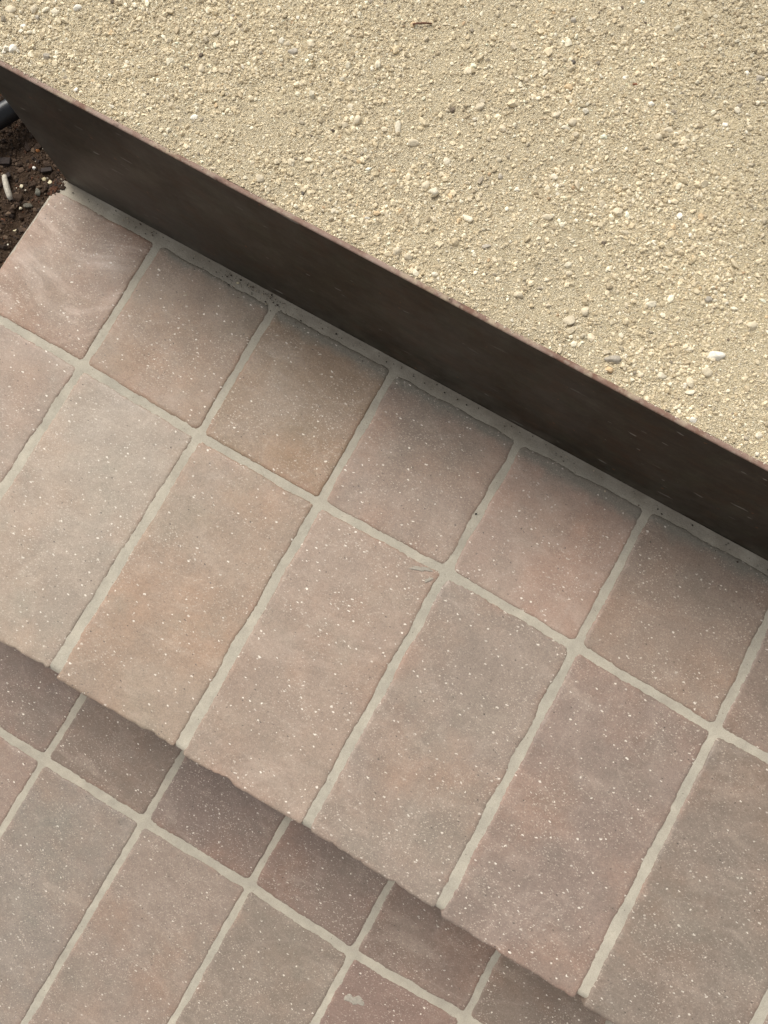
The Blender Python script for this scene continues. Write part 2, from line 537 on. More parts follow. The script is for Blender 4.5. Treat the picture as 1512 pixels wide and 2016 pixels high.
def wobble(n, rng, step=0.0032):
    """closed uneven offset along the outline: slow drift, bites and crumbs"""
    s = np.arange(n) / n
    per = n * step
    w = np.zeros(n)
    for lam, amp in ((0.075, 0.00045), (0.030, 0.00018), (0.013, 0.00009), (0.0075, 0.00012)):
        k0 = max(1, int(per / lam))
        for k in range(max(1, int(k0 * 0.7)), int(k0 * 1.3) + 2):
            w += amp * rng.normal() / math.sqrt(0.6 * k0 + 1) * 1.3 * np.sin(2 * np.pi * (k * s + rng.random()))
    w += rng.normal(0, 0.00016, n)
    for _ in range(int(per / 0.07)):                # small bites
        c = rng.random(); wd = rng.uniform(0.003, 0.008) / per
        dd = np.abs((s - c + 0.5) % 1 - 0.5)
        w += rng.uniform(0.0002, 0.0009) * np.exp(-(dd / wd) ** 2)
    return w


def tile(parent, q, z, color, rng, nose=False, smear=0.0, thick=0.018, rc=None, name='tile', scuff=0.12):
    q = [np.array(p, float) for p in q]
    cen = sum(q) / 4
    q = [p - cen for p in q]
    step = 0.0032
    counts = [max(8, int(np.linalg.norm(q[(i + 1) % 4] - q[i]) / step)) for i in range(4)]
    r0 = rc if rc else rng.uniform(0.005, 0.008)
    prof = [(0.0, -thick), (0.0, -0.0022), (0.0005, -0.0009), (0.0016, -0.0002), (0.0045, 0.0), (0.011, 0.0), (0.022, 0.0), (0.042, 0.0)]
    base = rounded_quad(q, 0.0, r0, counts)
    n = len(base)
    w = wobble(n, rng, step)
    if nose:
        w = w + np.abs(rng.normal(0, 0.00034, n))
        nf = counts[0]
        for _ in range(9):                           # chipped arris along the front
            c0 = 7 + rng.random() * nf; wd = rng.uniform(0.6, 2.2)
            w += rng.uniform(0.0006, 0.0018) * np.exp(-((np.arange(n) - c0) / wd) ** 2)
    zw = rng.normal(0, 0.00025, n)
    fa, fb = q[0], q[1]                              # front edge
    ft = (fb - fa) / np.linalg.norm(fb - fa); fn = np.array([-ft[1], ft[0]])
    ba, bb = q[2], q[3]
    bt = (bb - ba) / np.linalg.norm(bb - ba); bn = np.array([-bt[1], bt[0]])
    tilt = rng.normal(0, 0.0005, 2)
    V = []; edge = []; sm = []
    for d, zz in prof:
        R = rounded_quad(q, d, max(r0 - d * 0.5, 0.0025), counts)
        nx = np.roll(R, -1, 0) - np.roll(R, 1, 0)
        nx /= np.linalg.norm(nx, axis=1)[:, None]
        inn = np.stack([-nx[:, 1], nx[:, 0]], 1)
        fade = math.exp(-d / 0.006)
        P = R + inn * (w * fade)[:, None]
        Z = np.full(n, zz) + zw * fade * (1 if zz > -0.01 else 0)
        if nose:
            t = np.clip((P - fa) @ fn, 0, None)
            rr = 0.0035
            drop = np.where(t < rr, rr - np.sqrt(np.maximum(rr * rr - (rr - t) ** 2, 0)), 0)
            if zz > -0.01:
                Z = Z - drop
        Z = Z + P @ tilt
        if zz < -0.01:
            Z = np.full(n, zz)
        V.append(np.column_stack([P, Z]))
        edge.append(np.full(n, math.exp(-d / 0.007)))
        bd = np.clip((P - ba) @ bn, 0, None)
        sm.append(smear * np.exp(-bd / 0.014))
    V = np.concatenate(V)
    F = []
    for k in range(len(prof) - 1):
        for i in range(n):
            j = (i + 1) % n
            F.append((k * n + i, k * n + j, (k + 1) * n + j, (k + 1) * n + i))
    F.append(tuple(range((len(prof) - 1) * n, len(prof) * n)))
    me = bpy.data.meshes.new(name)
    me.from_pydata(V.tolist(), [], F)
    for nm, arr in (('edge', np.concatenate(edge)), ('smear', np.concatenate(sm))):
        at = me.attributes.new(nm, 'FLOAT', 'POINT')
        at.data.foreach_set('value', arr.astype(np.float32))
    me.polygons.foreach_set('use_smooth', np.full(len(F), True))
    me.update()
    o = link_obj(name, me, M_TILE, parent)
    o.location = (cen[0], cen[1], z)
    o.color = (*color, 1)
    o['scuff'] = float(scuff)
    return o


K_ALB = 0.68
T = lambda r, g, b: srgb(r, g, b, K_ALB)
rng = np.random.default_rng(5)
H = 0.0040
XJ = [-0.3181, -0.1582, -0.0006, 0.1581, 0.3176, 0.4830] + [0.643 + 0.16 * k for k in range(7)]
YJ = [0.0016, -0.0018, -0.0008, 0.0026, 0.0009, -0.0024] + [0.0] * 7
XB = [-0.3220, -0.1619, -0.0036, 0.1593, 0.3169, 0.4790] + [0.640 + 0.16 * k for k in range(7)]
YBACK = 0.1700
cut_cols = [(168, 142, 123), (171, 149, 129), (168, 144, 120), (172, 151, 135), (186, 161, 145), (166, 146, 130), (158, 138, 124)]
full_cols = [(173, 154, 138), (183, 167, 150), (176, 156, 137), (178, 157, 140), (168, 151, 137), (159, 140, 128), (151, 136, 123)]
fronts = [((-0.470, -0.3070), (-0.3235, -0.3075)), ((-0.3130, -0.3085), (-0.1630, -0.3034)), ((-0.1525, -0.3078), (-0.0015, -0.3042)),
          ((0.0098, -0.3065), (0.1560, -0.3038)), ((0.1645, -0.3042), (0.3152, -0.3052)), ((0.3240, -0.3082), (0.4772, -0.3085)),
          ((0.4868, -0.3094), (0.6370, -0.3060))]

upper = empty('tiled_step', (0, 0, 0))
tag(upper, 'upper terracotta tiled step with pale grout joints, running along the foot of the dark steel', 'step')
NCOL = len(XJ)
for k in range(NCOL):
    xl = XE if k == 0 else XJ[k - 1] + H
    yl = YJ[0] if k == 0 else YJ[k - 1]
    xr = XJ[k] - H
    yr = YJ[k]
    xlb = -0.4670 if k == 0 else XB[k - 1] + H
    xrb = XB[k] - H
    cc = cut_cols[k] if k < len(cut_cols) else cut_cols[1 + (k * 3) % 6]
    fc = full_cols[k] if k < len(full_cols) else full_cols[1 + (k * 5) % 6]
    j = rng.normal(0, 0.0010, 4)
    tile(upper, [(xl, yl + H), (xr, yr + H), (xrb, YBACK + j[0]), (xlb, YBACK + j[1])], 0.0003 + rng.normal(0, 0.00012), T(*cc), rng, smear=(0.35, 0.70, 1.00, 0.90, 1.15, 0.95)[k] if k < 6 else 0.75, scuff=(0.85, 0.15, 0.1, 0.25, 0.5, 0.1)[k] if k < 6 else 0.3)
    if k < len(fronts):
        fl, fr = fronts[k]
    else:
        fl, fr = (xl, -0.307 + j[2]), (xr, -0.307 + j[3])
    tile(upper, [fl, fr, (xr, yr - H), (xl, yl - H)], 0.0003 + rng.normal(0, 0.00012), T(*fc), rng, nose=True, thick=0.026, scuff=(0.25, 0.2, 0.15, 0.32, 0.12, 0.2, 0.2)[k] if k < 7 else 0.3)


def box_mesh(name, x0, x1, y0, y1, z0, z1, bev=0.002):
    import bmesh
    bm = bmesh.new()
    bmesh.ops.create_cube(bm, size=1)
    for vv in bm.verts:
        vv.co = Vector((x0 + (vv.co.x + 0.5) * (x1 - x0), y0 + (vv.co.y + 0.5) * (y1 - y0), z0 + (vv.co.z + 0.5) * (z1 - z0)))
    if bev:
        bmesh.ops.bevel(bm, geom=list(bm.edges), offset=bev, segments=2, profile=0.5, affect='EDGES')
    me = bpy.data.meshes.new(name)
    bm.to_mesh(me); bm.free()
    return me


XR = XJ[-1]
# grout: an uneven sheet a little below the tile faces, rolled over at the nosing, heaped against the steel
def grout_sheet(name, x0, x1, y0, y1, z, front=True, back_rise=0.0):
    nx = int((x1 - x0) / 0.004); ny = int((y1 - y0) / 0.004)
    def zf(X, Y):
        Z = z + 0.0004 * (vnoise(X, Y, 40, 3) - 0.5) + 0.0004 * (vnoise(X, Y, 120, 5) - 0.5)
        if front:
            t = np.clip(Y - y0, 0, None)
            Z = Z - np.where(t < 0.004, 0.004 - np.sqrt(np.maximum(0.004 ** 2 - (0.004 - t) ** 2, 0)), 0)
        if back_rise:
            Z = Z + back_rise * np.exp(-np.clip(y1 - Y, 0, None) / 0.004)
        return Z
    return grid_mesh(name, x0, x1, y0, y1, nx, ny, zf)


link_obj('grout', grout_sheet('grout', XE + 0.001, XR, -0.3022, YS - 0.0005, -0.0006, True, 0.0010), M_GROUT, upper)
link_obj('mortar_core', box_mesh('mortar_core', XE + 0.006, XR, -0.2985, YS - 0.002, -0.30, -0.0120, 0.001), M_GROUT, upper)

# riser tiles below the nosing
for k in range(NCOL):
    xl = XE if k == 0 else XJ[k - 1] + H
    xr = XJ[k] - H
    t = tile(upper, [(xl, -0.085), (xr, -0.085), (xr, 0.085), (xl, 0.085)], 0.0, T(*cut_cols[1 + k % 6]), rng, thick=0.012, name='riser_tile')
    t.rotation_euler = (math.radians(90), 0, 0)
    t.location = ((xl + xr) / 2, -0.3005, -0.117)

lower = empty('tiled_step', (0, 0, ZL))
tag(lower, 'lower terracotta tiled tread below, partly in the shade of the upper nosing', 'step')
XK = [-0.5026 + 0.16 * 0, -0.3426, -0.1826, -0.0240, 0.1397, 0.2969, 0.4575] + [0.6175 + 0.16 * k for k in range(7)]
YK = [-0.467, -0.4675, -0.4683, -0.4674, -0.4646, -0.4669, -0.4606] + [-0.465] * 7
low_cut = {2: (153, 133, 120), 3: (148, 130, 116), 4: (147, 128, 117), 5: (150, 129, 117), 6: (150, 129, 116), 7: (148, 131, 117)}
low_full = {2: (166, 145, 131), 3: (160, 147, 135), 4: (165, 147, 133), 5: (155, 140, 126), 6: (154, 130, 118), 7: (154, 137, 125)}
HL = 0.0040
for k in range(1, len(XK)):
    xl = max(XK[k - 1] + HL, XE); xr = XK[k] - HL
    yl, yr = YK[k - 1], YK[k]
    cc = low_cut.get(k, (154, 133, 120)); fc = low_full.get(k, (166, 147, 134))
    for row, (q, c) in enumerate((
            ([(xl, yl + 0.0050), (xr, yr + 0.0050), (xr, -0.318), (xl, -0.318)], cc),
            ([(xl, -0.780), (xr, -0.780), (xr, yr - 0.0050), (xl, yl - 0.0050)], fc),
            ([(xl, -1.093), (xr, -1.093), (xr, -0.791), (xl, -0.791)], fc),
            ([(xl, -1.406), (xr, -1.406), (xr, -1.104), (xl, -1.104)], cc))):
        dj = 0 if row < 2 else int(rng.integers(-7, 8))
        cj = tuple(int(v + dj) for v in c)
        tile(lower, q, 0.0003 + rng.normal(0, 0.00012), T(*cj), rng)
link_obj('grout', grout_sheet('grout', XE + 0.001, XK[-1], -1.41, -0.314, -0.0006, False, 0.0), M_GROUT, lower)
link_obj('mortar_core', box_mesh('mortar_core', XE + 0.006, XK[-1], -1.408, -0.330, -0.11, -0.0120, 0.001), M_GROUT, lower)


# dried mortar dabs on tile faces
def dab(name, x, y, z, sx, sy, rot, parent):
    n = 40
    a = np.linspace(0, 2 * np.pi, n, endpoint=False)
    r = 1 + 0.28 * np.sin(2 * a + 1) + 0.16 * np.sin(5 * a + 2) + 0.10 * RNG.normal(size=n)
    V = []
    for f, zz in ((1.0, -0.0003), (0.80, 0.00025), (0.4, 0.0004)):
        px = np.cos(a) * r * sx * f; py = np.sin(a) * r * sy * f
        V.append(np.column_stack([px * math.cos(rot) - py * math.sin(rot), px * math.sin(rot) + py * math.cos(rot), np.full(n, zz)]))
    V = np.concatenate(V).tolist(); F = []
    for k in range(2):
        for i in range(n):
            j = (i + 1) % n
            F.append((k * n + i, k * n + j, (k + 1) * n + j, (k + 1) * n + i))
    F.append(tuple(range(2 * n, 3 * n)))
    me = bpy.data.meshes.new(name); me.from_pydata(V, [], F); me.update()
    o = link_obj(name, me, M_SMEAR, parent)
    o.location = (x, y, z)
    return o


dab('mortar_dab', 0.3261, -0.5132, 0.0009, 0.0105, 0.0062, 0.15, lower)
dab('mortar_dab', 0.133, -0.0085, 0.0009, 0.0100, 0.0030, 0.35, upper)
dab('mortar_dab', 0.146, -0.0150, 0.0009, 0.0040, 0.0026, 0.8, upper)

# ------------------------------------------------------------------ steel edging
def steel():
    th = 0.0050
    # outline in plan: front run, rounded left corner, return going back
    rc = 0.012
    pts = []
    x_end, y_end = XR + 0.05, 1.9
    pts.append((x_end, YS))
    for x in np.linspace(x_end - 0.05, XE + 0.002 + rc, 60):
        pts.append((x, YS))
    for k in range(1, 9):
        a = math.radians(270 - 90 * k / 8)
        pts.append((XE + 0.002 + rc + rc * math.cos(a), YS + rc + rc * math.sin(a)))
    for y in np.linspace(YS + rc + 0.05, y_end, 20):
        pts.append((XE + 0.002, y))
    P = np.array(pts)
    t = np.gradient(P, axis=0); t /= np.linalg.norm(t, axis=1)[:, None]
    inn = np.stack([t[:, 1], -t[:, 0]], 1)          # to the inside (gravel side)
    z0 = -0.26
    wob = 0.0006 * (vnoise(P[:, 0], P[:, 1], 9, 2) - 0.5)
    prof = [(0, z0), (0, ZS - 0.0012), (0.0003, ZS - 0.0004), (0.0011, ZS), (th - 0.0011, ZS), (th - 0.0003, ZS - 0.0004), (th, ZS - 0.0012), (th, z0)]
    V = []; n = len(P)
    for d, z in prof:
        Q = P + inn * (d + wob)[:, None]
        zz = np.full(n, z) + (0.0008 * (vnoise(P[:, 0], P[:, 1], 6, 8) - 0.5) if z > 0 else 0)
        V.append(np.column_stack([Q, zz]))
    V = np.concatenate(V)
    F = []; mi = []
    for k in range(len(prof) - 1):
        for i in range(n - 1):
            F.append((k * n + i, (k + 1) * n + i, (k + 1) * n + i + 1, k * n + i + 1))
            mi.append(1 if 1 <= k <= 5 else 0)
    me = bpy.data.meshes.new('steel_edging')
    me.from_pydata(V.tolist(), [], F)
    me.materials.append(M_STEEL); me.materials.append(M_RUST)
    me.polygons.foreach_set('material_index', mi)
    me.polygons.foreach_set('use_smooth', [True] * len(F))
    me.update()
    import bmesh
    bm = bmesh.new(); bm.from_mesh(me)
    bmesh.ops.recalc_face_normals(bm, faces=bm.faces)
    bm.to_mesh(me); bm.free()
    me.set_sharp_from_angle(angle=math.radians(50))
    o = link_obj('steel_edging', me)
    tag(o, 'dark brown steel edging plate with a rusty top rim, holding back the gravel', 'edging')


steel()

# ------------------------------------------------------------------ gravel
GX0, GX1, GY0, GY1 = XE + 0.009, XR, YS + 0.0062, 1.85


def gz(X, Y):
    z = ZS - 0.0045 + 0.0035 * (vnoise(X, Y, 7, 1) - 0.5) + 0.0026 * (vnoise(X, Y, 28, 2) - 0.5) + 0.0014 * (vnoise(X, Y, 90, 3) - 0.5)
    return z


gp = link_obj('gravel_path', grid_mesh('gravel_path', GX0, GX1, GY0, GY1, 330, 270, gz), M_FINES)
tag(gp, kind='structure')

PAL = np.array([(0.60, 0.515, 0.375), (0.66, 0.575, 0.43), (0.50, 0.42, 0.295), (0.72, 0.66, 0.53), (0.42, 0.35, 0.25), (0.54, 0.47, 0.36),
                (0.72, 0.67, 0.57), (0.33, 0.285, 0.225), (0.40, 0.29, 0.19), (0.15, 0.12, 0.095), (0.60, 0.46, 0.30)])
PW = np.array([0.25, 0.20, 0.16, 0.12, 0.09, 0.12, 0.018, 0.018, 0.004, 0.003, 0.006]); PW = PW / PW.sum()


def scatter(xy, size, zf, colors, rng, flat=(0.42, 0.85), sink=0.23, sub=0):
    bv, bf = icosphere(sub) if sub >= 0 else (np.array([(1, 0, 0), (-1, 0, 0), (0, 1, 0), (0, -1, 0), (0, 0, 1), (0, 0, -1)], float), np.array([(0, 2, 4), (2, 1, 4), (1, 3, 4), (3, 0, 4), (2, 0, 5), (1, 2, 5), (3, 1, 5), (0, 3, 5)]))
    n = len(xy); nv = len(bv)
    V = np.repeat(bv[None], n, 0)
    V = V * (1 + rng.normal(0, 0.17, (n, nv, 1)))
    sc = np.stack([rng.uniform(0.75, 1.3, n), rng.uniform(0.65, 1.0, n), rng.uniform(*flat, n)], 1) * size[:, None]
    V = V * sc[:, None, :]
    # random tilt then yaw
    tx = rng.normal(0, 0.35, n); c, s = np.cos(tx), np.sin(tx)
    y, z = V[:, :, 1] * c[:, None] - V[:, :, 2] * s[:, None], V[:, :, 1] * s[:, None] + V[:, :, 2] * c[:, None]
    a = rng.uniform(0, 2 * np.pi, n); c, s = np.cos(a)[:, None], np.sin(a)[:, None]
    x = V[:, :, 0]
    X = x * c - y * s + xy[:, 0, None]; Y = x * s + y * c + xy[:, 1, None]
    Z = z + (zf(xy[:, 0], xy[:, 1]) + sc[:, 2] * sink)[:, None]
    V = np.stack([X, Y, Z], -1).reshape(-1, 3)
    F = (bf[None] + (np.arange(n) * nv)[:, None, None]).reshape(-1, 3)
    return V, F, np.repeat(colors, nv, 0)


def gravel_points(n, x0, x1, y0, y1, rng, power):
    xy = np.column_stack([rng.uniform(x0, x1, n), rng.uniform(y0, y1, n)])
    d = vnoise(xy[:, 0], xy[:, 1], 11, 6) * 0.6 + vnoise(xy[:, 0], xy[:, 1], 30, 9) * 0.4
    keep = rng.random(n) < np.clip((d - 0.20) * power, 0.42, 1)
    return xy[keep]


def back_right_tone(x, y):
    # grain colour goes darker towards the back right, with an uneven border
    return 1 - 0.20 * np.clip((0.75 * x + y - 0.52 + 0.16 * (vnoise(x, y, 9, 12) - 0.5)) / 0.16, 0, 1)


VV = []; FF = []; CC = []; off = 0
grg = np.random.default_rng(21)
for (n, x0, x1, y0, y1, mu, sg, smin, smax, power) in (
        (150000, GX0 + 0.002, 0.46, GY0 + 0.0005, 0.66, 0.00078, 0.36, 0.0005, 0.0017, 2.4),
        (32000, GX0 + 0.003, 0.46, GY0 + 0.0015, 0.66, 0.00135, 0.30, 0.0009, 0.0026, 2.2),
        (3200, GX0 + 0.005, 0.46, GY0 + 0.003, 0.66, 0.0024, 0.25, 0.0016, 0.0042, 2.2),
        (46000, 0.46, GX1, GY0 + 0.002, 1.8, 0.0016, 0.4, 0.0009, 0.004, 2.2),
        (30000, GX0 + 0.004, 0.46, 0.66, 1.8, 0.0016, 0.4, 0.0009, 0.004, 2.2)):
    xy = gravel_points(n, x0, x1, y0, y1, grg, power)
    size = np.clip(mu * np.exp(grg.normal(0, sg, len(xy))), smin, smax)
    ci = grg.choice(len(PAL), len(xy), p=PW)
    col = np.clip(PAL[ci] * np.array([1.10, 1.085, 1.03]) * back_right_tone(xy[:, 0], xy[:, 1])[:, None] * grg.normal(1.0, 0.10, (len(xy), 1)), 0.02, 0.85)
    V, F, C = scatter(xy, size, gz, col, grg, sub=-1 if mu < 0.001 or n > 25000 and mu > 0.0015 else 0)
    VV.append(V); FF.append(F + off); CC.append(C); off += len(V)
n = 900
xs_ = grg.uniform(XE + 0.03, 0.5, n)
keep = grg.random(n) < np.clip((vnoise(xs_, xs_ * 0, 14, 15) - 0.35) * 2.2, 0.03, 1)
xs_ = xs_[keep]
xy = np.column_stack([xs_, YS + 0.0052 - np.abs(grg.normal(0, 0.0013, len(xs_)))])
size = np.clip(0.0006 * np.exp(grg.normal(0, 0.35, len(xy))), 0.0003, 0.0013)
V, F, C = scatter(xy, size, lambda X, Y: X * 0 + ZS - 0.0002, PAL[grg.choice(6, len(xy))], grg, sub=-1)
VV.append(V); FF.append(F + off); CC.append(C); off += len(V)
lg = link_obj('loose_gravel', np_mesh('loose_gravel', np.concatenate(VV), np.concatenate(FF), False, np.concatenate(CC)), M_STONE)
tag(lg, 'fine loose cream gravel spread over the path behind the steel', 'gravel', kind='stuff')

# single pebbles: x, y, length along the picture's row, along its column (mm), kind
PEB = [
    (-0.047, 0.386, 8.2, 7.4, 'c'), (-0.021, 0.361, 9.0, 8.2, 'c'), (-0.075, 0.308, 5.7, 12.3, 'p'), (-0.057, 0.301, 10.7, 7.4, 'c'), (0.042, 0.384, 7.4, 7.4, 'c'), (0.058, 0.386, 8.2, 7.4, 'c'), (0.055, 0.378, 8.2, 4.9, 'p'), (0.018, 0.323, 5.7, 5.7, 'c'),
    (0.068, 0.331, 6.6, 6.6, 'p'), (0.027, 0.31, 5.7, 5.7, 'g'), (-0.017, 0.27, 10.2, 10.2, 'p'), (-0.027, 0.271, 7.4, 7.4, 'c'), (0.021, 0.262, 9.8, 8.2, 'p'), (0.047, 0.247, 8.2, 4.9, 'g'), (0.081, 0.295, 9.8, 5.7, 'c'), (0.131, 0.329, 9.0, 8.2, 'c'),
    (0.179, 0.352, 5.7, 7.4, 'w'), (0.121, 0.26, 5.7, 5.7, 'c'), (0.092, 0.222, 9.8, 8.2, 'c'), (0.194, 0.269, 11.5, 5.7, 'p'), (0.141, 0.223, 10.7, 9.8, 'c'), (0.149, 0.236, 7.4, 8.2, 'c'), (0.012, 0.474, 5.7, 5.7, 'g'), (0.031, 0.438, 4.5, 4.5, 'd'),
    (-0.007, 0.473, 3.7, 3.3, 'o'), (0.11, 0.434, 6.6, 5.7, 'w'), (0.089, 0.444, 4.9, 2.9, 'b'), (0.078, 0.446, 3.7, 3.7, 'w'), (0.175, 0.447, 5.3, 4.1, 'w'), (0.178, 0.464, 6.6, 6.6, 'p'), (0.191, 0.479, 4.5, 4.5, 'p'), (0.13, 0.409, 6.6, 6.1, 'c'),
    (0.134, 0.419, 9.8, 5.7, 'c'), (0.17, 0.501, 4.1, 3.7, 'w'), (0.182, 0.502, 7.4, 6.6, 'g'), (-0.142, 0.234, 8.2, 5.7, 'c'), (-0.007, 0.206, 8.2, 7.0, 'c'), (-0.017, 0.205, 8.2, 9.0, 'c'), (0.021, 0.203, 7.4, 4.9, 'p'), (-0.117, 0.213, 3.3, 3.3, 'd'),
    (-0.085, 0.211, 5.3, 4.9, 'p'), (-0.056, 0.22, 5.7, 3.3, 'w'), (-0.088, 0.262, 4.5, 3.7, 'o'), (-0.021, 0.3, 6.6, 6.6, 'p'), (-0.157, 0.205, 8.2, 7.4, 'c'), (-0.196, 0.328, 8.2, 5.7, 'g'), (-0.267, 0.308, 9.0, 4.9, 'c'), (-0.24, 0.229, 8.2, 5.7, 'w'),
    (-0.123, 0.306, 5.3, 7.0, 'p'), (-0.11, 0.296, 7.4, 9.8, 'c'), (-0.143, 0.326, 4.9, 4.9, 'p'), (-0.204, 0.333, 7.4, 6.1, 'c'), (-0.26, 0.273, 7.4, 8.2, 'c'), (-0.212, 0.222, 5.3, 4.5, 'p'), (-0.129, 0.243, 8.2, 5.7, 'c'), (-0.21, 0.36, 3.3, 4.5, 'w'),
    (-0.263, 0.332, 4.1, 4.1, 'g'), (-0.169, 0.377, 4.9, 4.9, 'p'), (0.262, 0.254, 15.2, 7.8, 'w'), (0.23, 0.217, 8.2, 6.6, 'p'), (0.189, 0.21, 15.6, 8.2, 'g'), (0.19, 0.2, 7.4, 7.0, 'o'), (0.253, 0.223, 7.4, 9.8, 'c'), (0.258, 0.216, 9.0, 4.9, 'p'),
    (0.261, 0.238, 10.7, 9.0, 'c'), (0.239, 0.249, 8.2, 4.9, 'p'), (0.276, 0.293, 9.8, 7.4, 'c'), (0.257, 0.3, 6.6, 5.7, 'p'), (0.234, 0.296, 6.6, 5.3, 'g'), (0.322, 0.209, 6.6, 8.2, 'p'), (0.27, 0.195, 5.7, 5.7, 'w'), (-0.423, 0.206, 8.2, 9.0, 'w'),
    (-0.429, 0.2, 4.1, 4.9, 'w'), (-0.447, 0.239, 9.8, 7.4, 'c'), (-0.428, 0.25, 7.4, 9.8, 'c'), (-0.419, 0.254, 9.0, 4.9, 'p'), (-0.409, 0.257, 9.0, 4.9, 'p'), (-0.393, 0.27, 8.2, 5.7, 'w'), (-0.429, 0.231, 6.6, 4.1, 'w'), (-0.42, 0.228, 5.7, 4.1, 'p'),
    (-0.391, 0.215, 7.4, 6.1, 'g'), (-0.35, 0.2, 4.5, 4.9, 'w'), (-0.422, 0.243, 8.2, 5.7, 'g'),
]
PCOL = {'c': (0.60, 0.52, 0.385), 'p': (0.68, 0.61, 0.475), 'w': (0.76, 0.715, 0.62), 'g': (0.41, 0.365, 0.30), 'd': (0.11, 0.095, 0.08), 'o': (0.58, 0.42, 0.25), 'b': (0.27, 0.13, 0.075)}
PLAB = {'c': 'rounded cream pebble sitting proud of the fine gravel', 'p': 'pale ivory pebble sitting proud of the fine gravel', 'w': 'small white stone chip lying on the gravel',
        'g': 'grey stone lying among the cream gravel', 'd': 'small near-black stone chip on the gravel', 'o': 'small orange-tan stone in the gravel', 'b': 'small reddish brown chip in the gravel'}
SPECIAL = {(0.262, 0.254): 'largest bright white stone, near the right edge of the gravel', (0.189, 0.21): 'long light grey stone close behind the steel rim at right',
           (0.19, 0.2): 'tan angular stone touching the steel rim below the long grey stone', (-0.017, 0.27): 'big round ivory pebble in the middle of the gravel',
           (-0.075, 0.308): 'upright elongated ivory pebble above the big cream oval one', (-0.057, 0.301): 'big cream oval pebble just below the upright elongated one',
           (-0.196, 0.328): 'grey wedge-shaped stone in the upper left of the gravel', (-0.423, 0.206): 'large white stone behind the steel at the far left end',
           (0.194, 0.269): 'long flat ivory pebble right of centre of the gravel', (0.141, 0.223): 'largest cream pebble close behind the rim, right of centre',
           (0.089, 0.444): 'small reddish brown chip in the upper right of the gravel', (-0.117, 0.213): 'tiny dark chip near the rim at left of centre',
           (0.031, 0.438): 'small dark stone in the upper right of the gravel', (-0.007, 0.473): 'tiny orange stone at the top edge of the gravel',
           (-0.088, 0.262): 'tiny orange stone left of the big round ivory pebble'}
pv, pf = icosphere(2)


def pebble_mesh(a, b, c, rng, rough=0.13):
    u = pv
    r = np.ones(len(u))
    for _ in range(5):
        k = rng.normal(0, 1.5, 3); r += rough * 0.55 * np.sin(u @ k * 1.4 + rng.uniform(0, 6.28))
    # a few flat facets
    P = u * r[:, None]
    for _ in range(9):
        nrm = rng.normal(0, 1, 3); nrm /= np.linalg.norm(nrm); lim = rng.uniform(0.52, 0.88)
        dd = P @ nrm
        P = P - np.outer(np.clip(dd - lim, 0, None) * 0.85, nrm)
    P = P * np.array([a, b, c])
    return P


def add_pebble(name, x, y, z, a, b, yaw, color, rng, mat=None, hgt=None, smooth=True, tilt=0.15):
    c = hgt if hgt else min(a, b) * rng.uniform(0.55, 0.8)
    P = pebble_mesh(a, b, c, rng)
    me = np_mesh(name, P, pf, smooth)
    o = link_obj(name, me, mat or M_PEBBLE)
    o.rotation_euler = (rng.normal(0, tilt), rng.normal(0, tilt), yaw)
    o.location = (x, y, z + c * 0.16)
    o.color = (*color, 1)
    return o


LANDMARK = {(0.262, 0.254): 'the largest bright white stone', (0.189, 0.21): 'the long grey stone by the rim', (-0.017, 0.27): 'the big round ivory pebble',
            (-0.057, 0.301): 'the big cream oval pebble', (-0.196, 0.328): 'the grey wedge-shaped stone', (-0.423, 0.206): 'the large white stone far left',
            (0.194, 0.269): 'the long flat ivory pebble', (0.141, 0.223): 'the largest cream pebble near the rim', (0.031, 0.438): 'the small dark stone at upper right',
            (0.089, 0.444): 'the small reddish brown chip', (-0.117, 0.213): 'the tiny dark chip near the rim'}
TONE = {'c': 'cream pebble', 'p': 'pale ivory pebble', 'w': 'white chip', 'g': 'grey stone', 'd': 'dark chip', 'o': 'orange-tan stone', 'b': 'brown chip'}
SIDES = ['right of', 'below right of', 'below', 'below left of', 'left of', 'above left of', 'above', 'above right of']
used = set(SPECIAL.values())


def pebble_label(x, y, a, b, k):
    size = 'tiny' if max(a, b) < 5 else 'small' if max(a, b) < 7.6 else 'larger'
    shape = 'round' if max(a, b) / min(a, b) < 1.25 else 'oval' if max(a, b) / min(a, b) < 1.6 else 'long'
    marks = sorted(LANDMARK, key=lambda q: (q[0] - x) ** 2 + (q[1] - y) ** 2)
    for q in marks[:3]:
        d = Vector((x - q[0], y - q[1], 0))
        side = SIDES[int(round(math.atan2(d.dot(down), d.dot(right)) / (math.pi / 4))) % 8]
        for far in ('just ', '') if d.length < 0.03 else ('', 'further '):
            t = f'{size} {shape} {TONE[k]} {far}{side} {LANDMARK[q]}'
            if t not in used:
                used.add(t)
                return t
    return PLAB[k]


prg = np.random.default_rng(3)
for (x, y, a, b, k) in PEB:
    col = tuple(np.clip(np.array(PCOL[k]) * 1.06 * prg.normal(1, 0.06), 0.02, 0.88))
    o = add_pebble('pebble', x, y, float(gz(np.array(x), np.array(y))), a / 2000 * 1.08, b / 2000 * 1.08, math.radians(29.8) + prg.normal(0, 0.2), col, prg)
    tag(o, SPECIAL.get((x, y)) or pebble_label(x, y, a, b, k), 'pebble', 'larger stones standing out from the gravel')


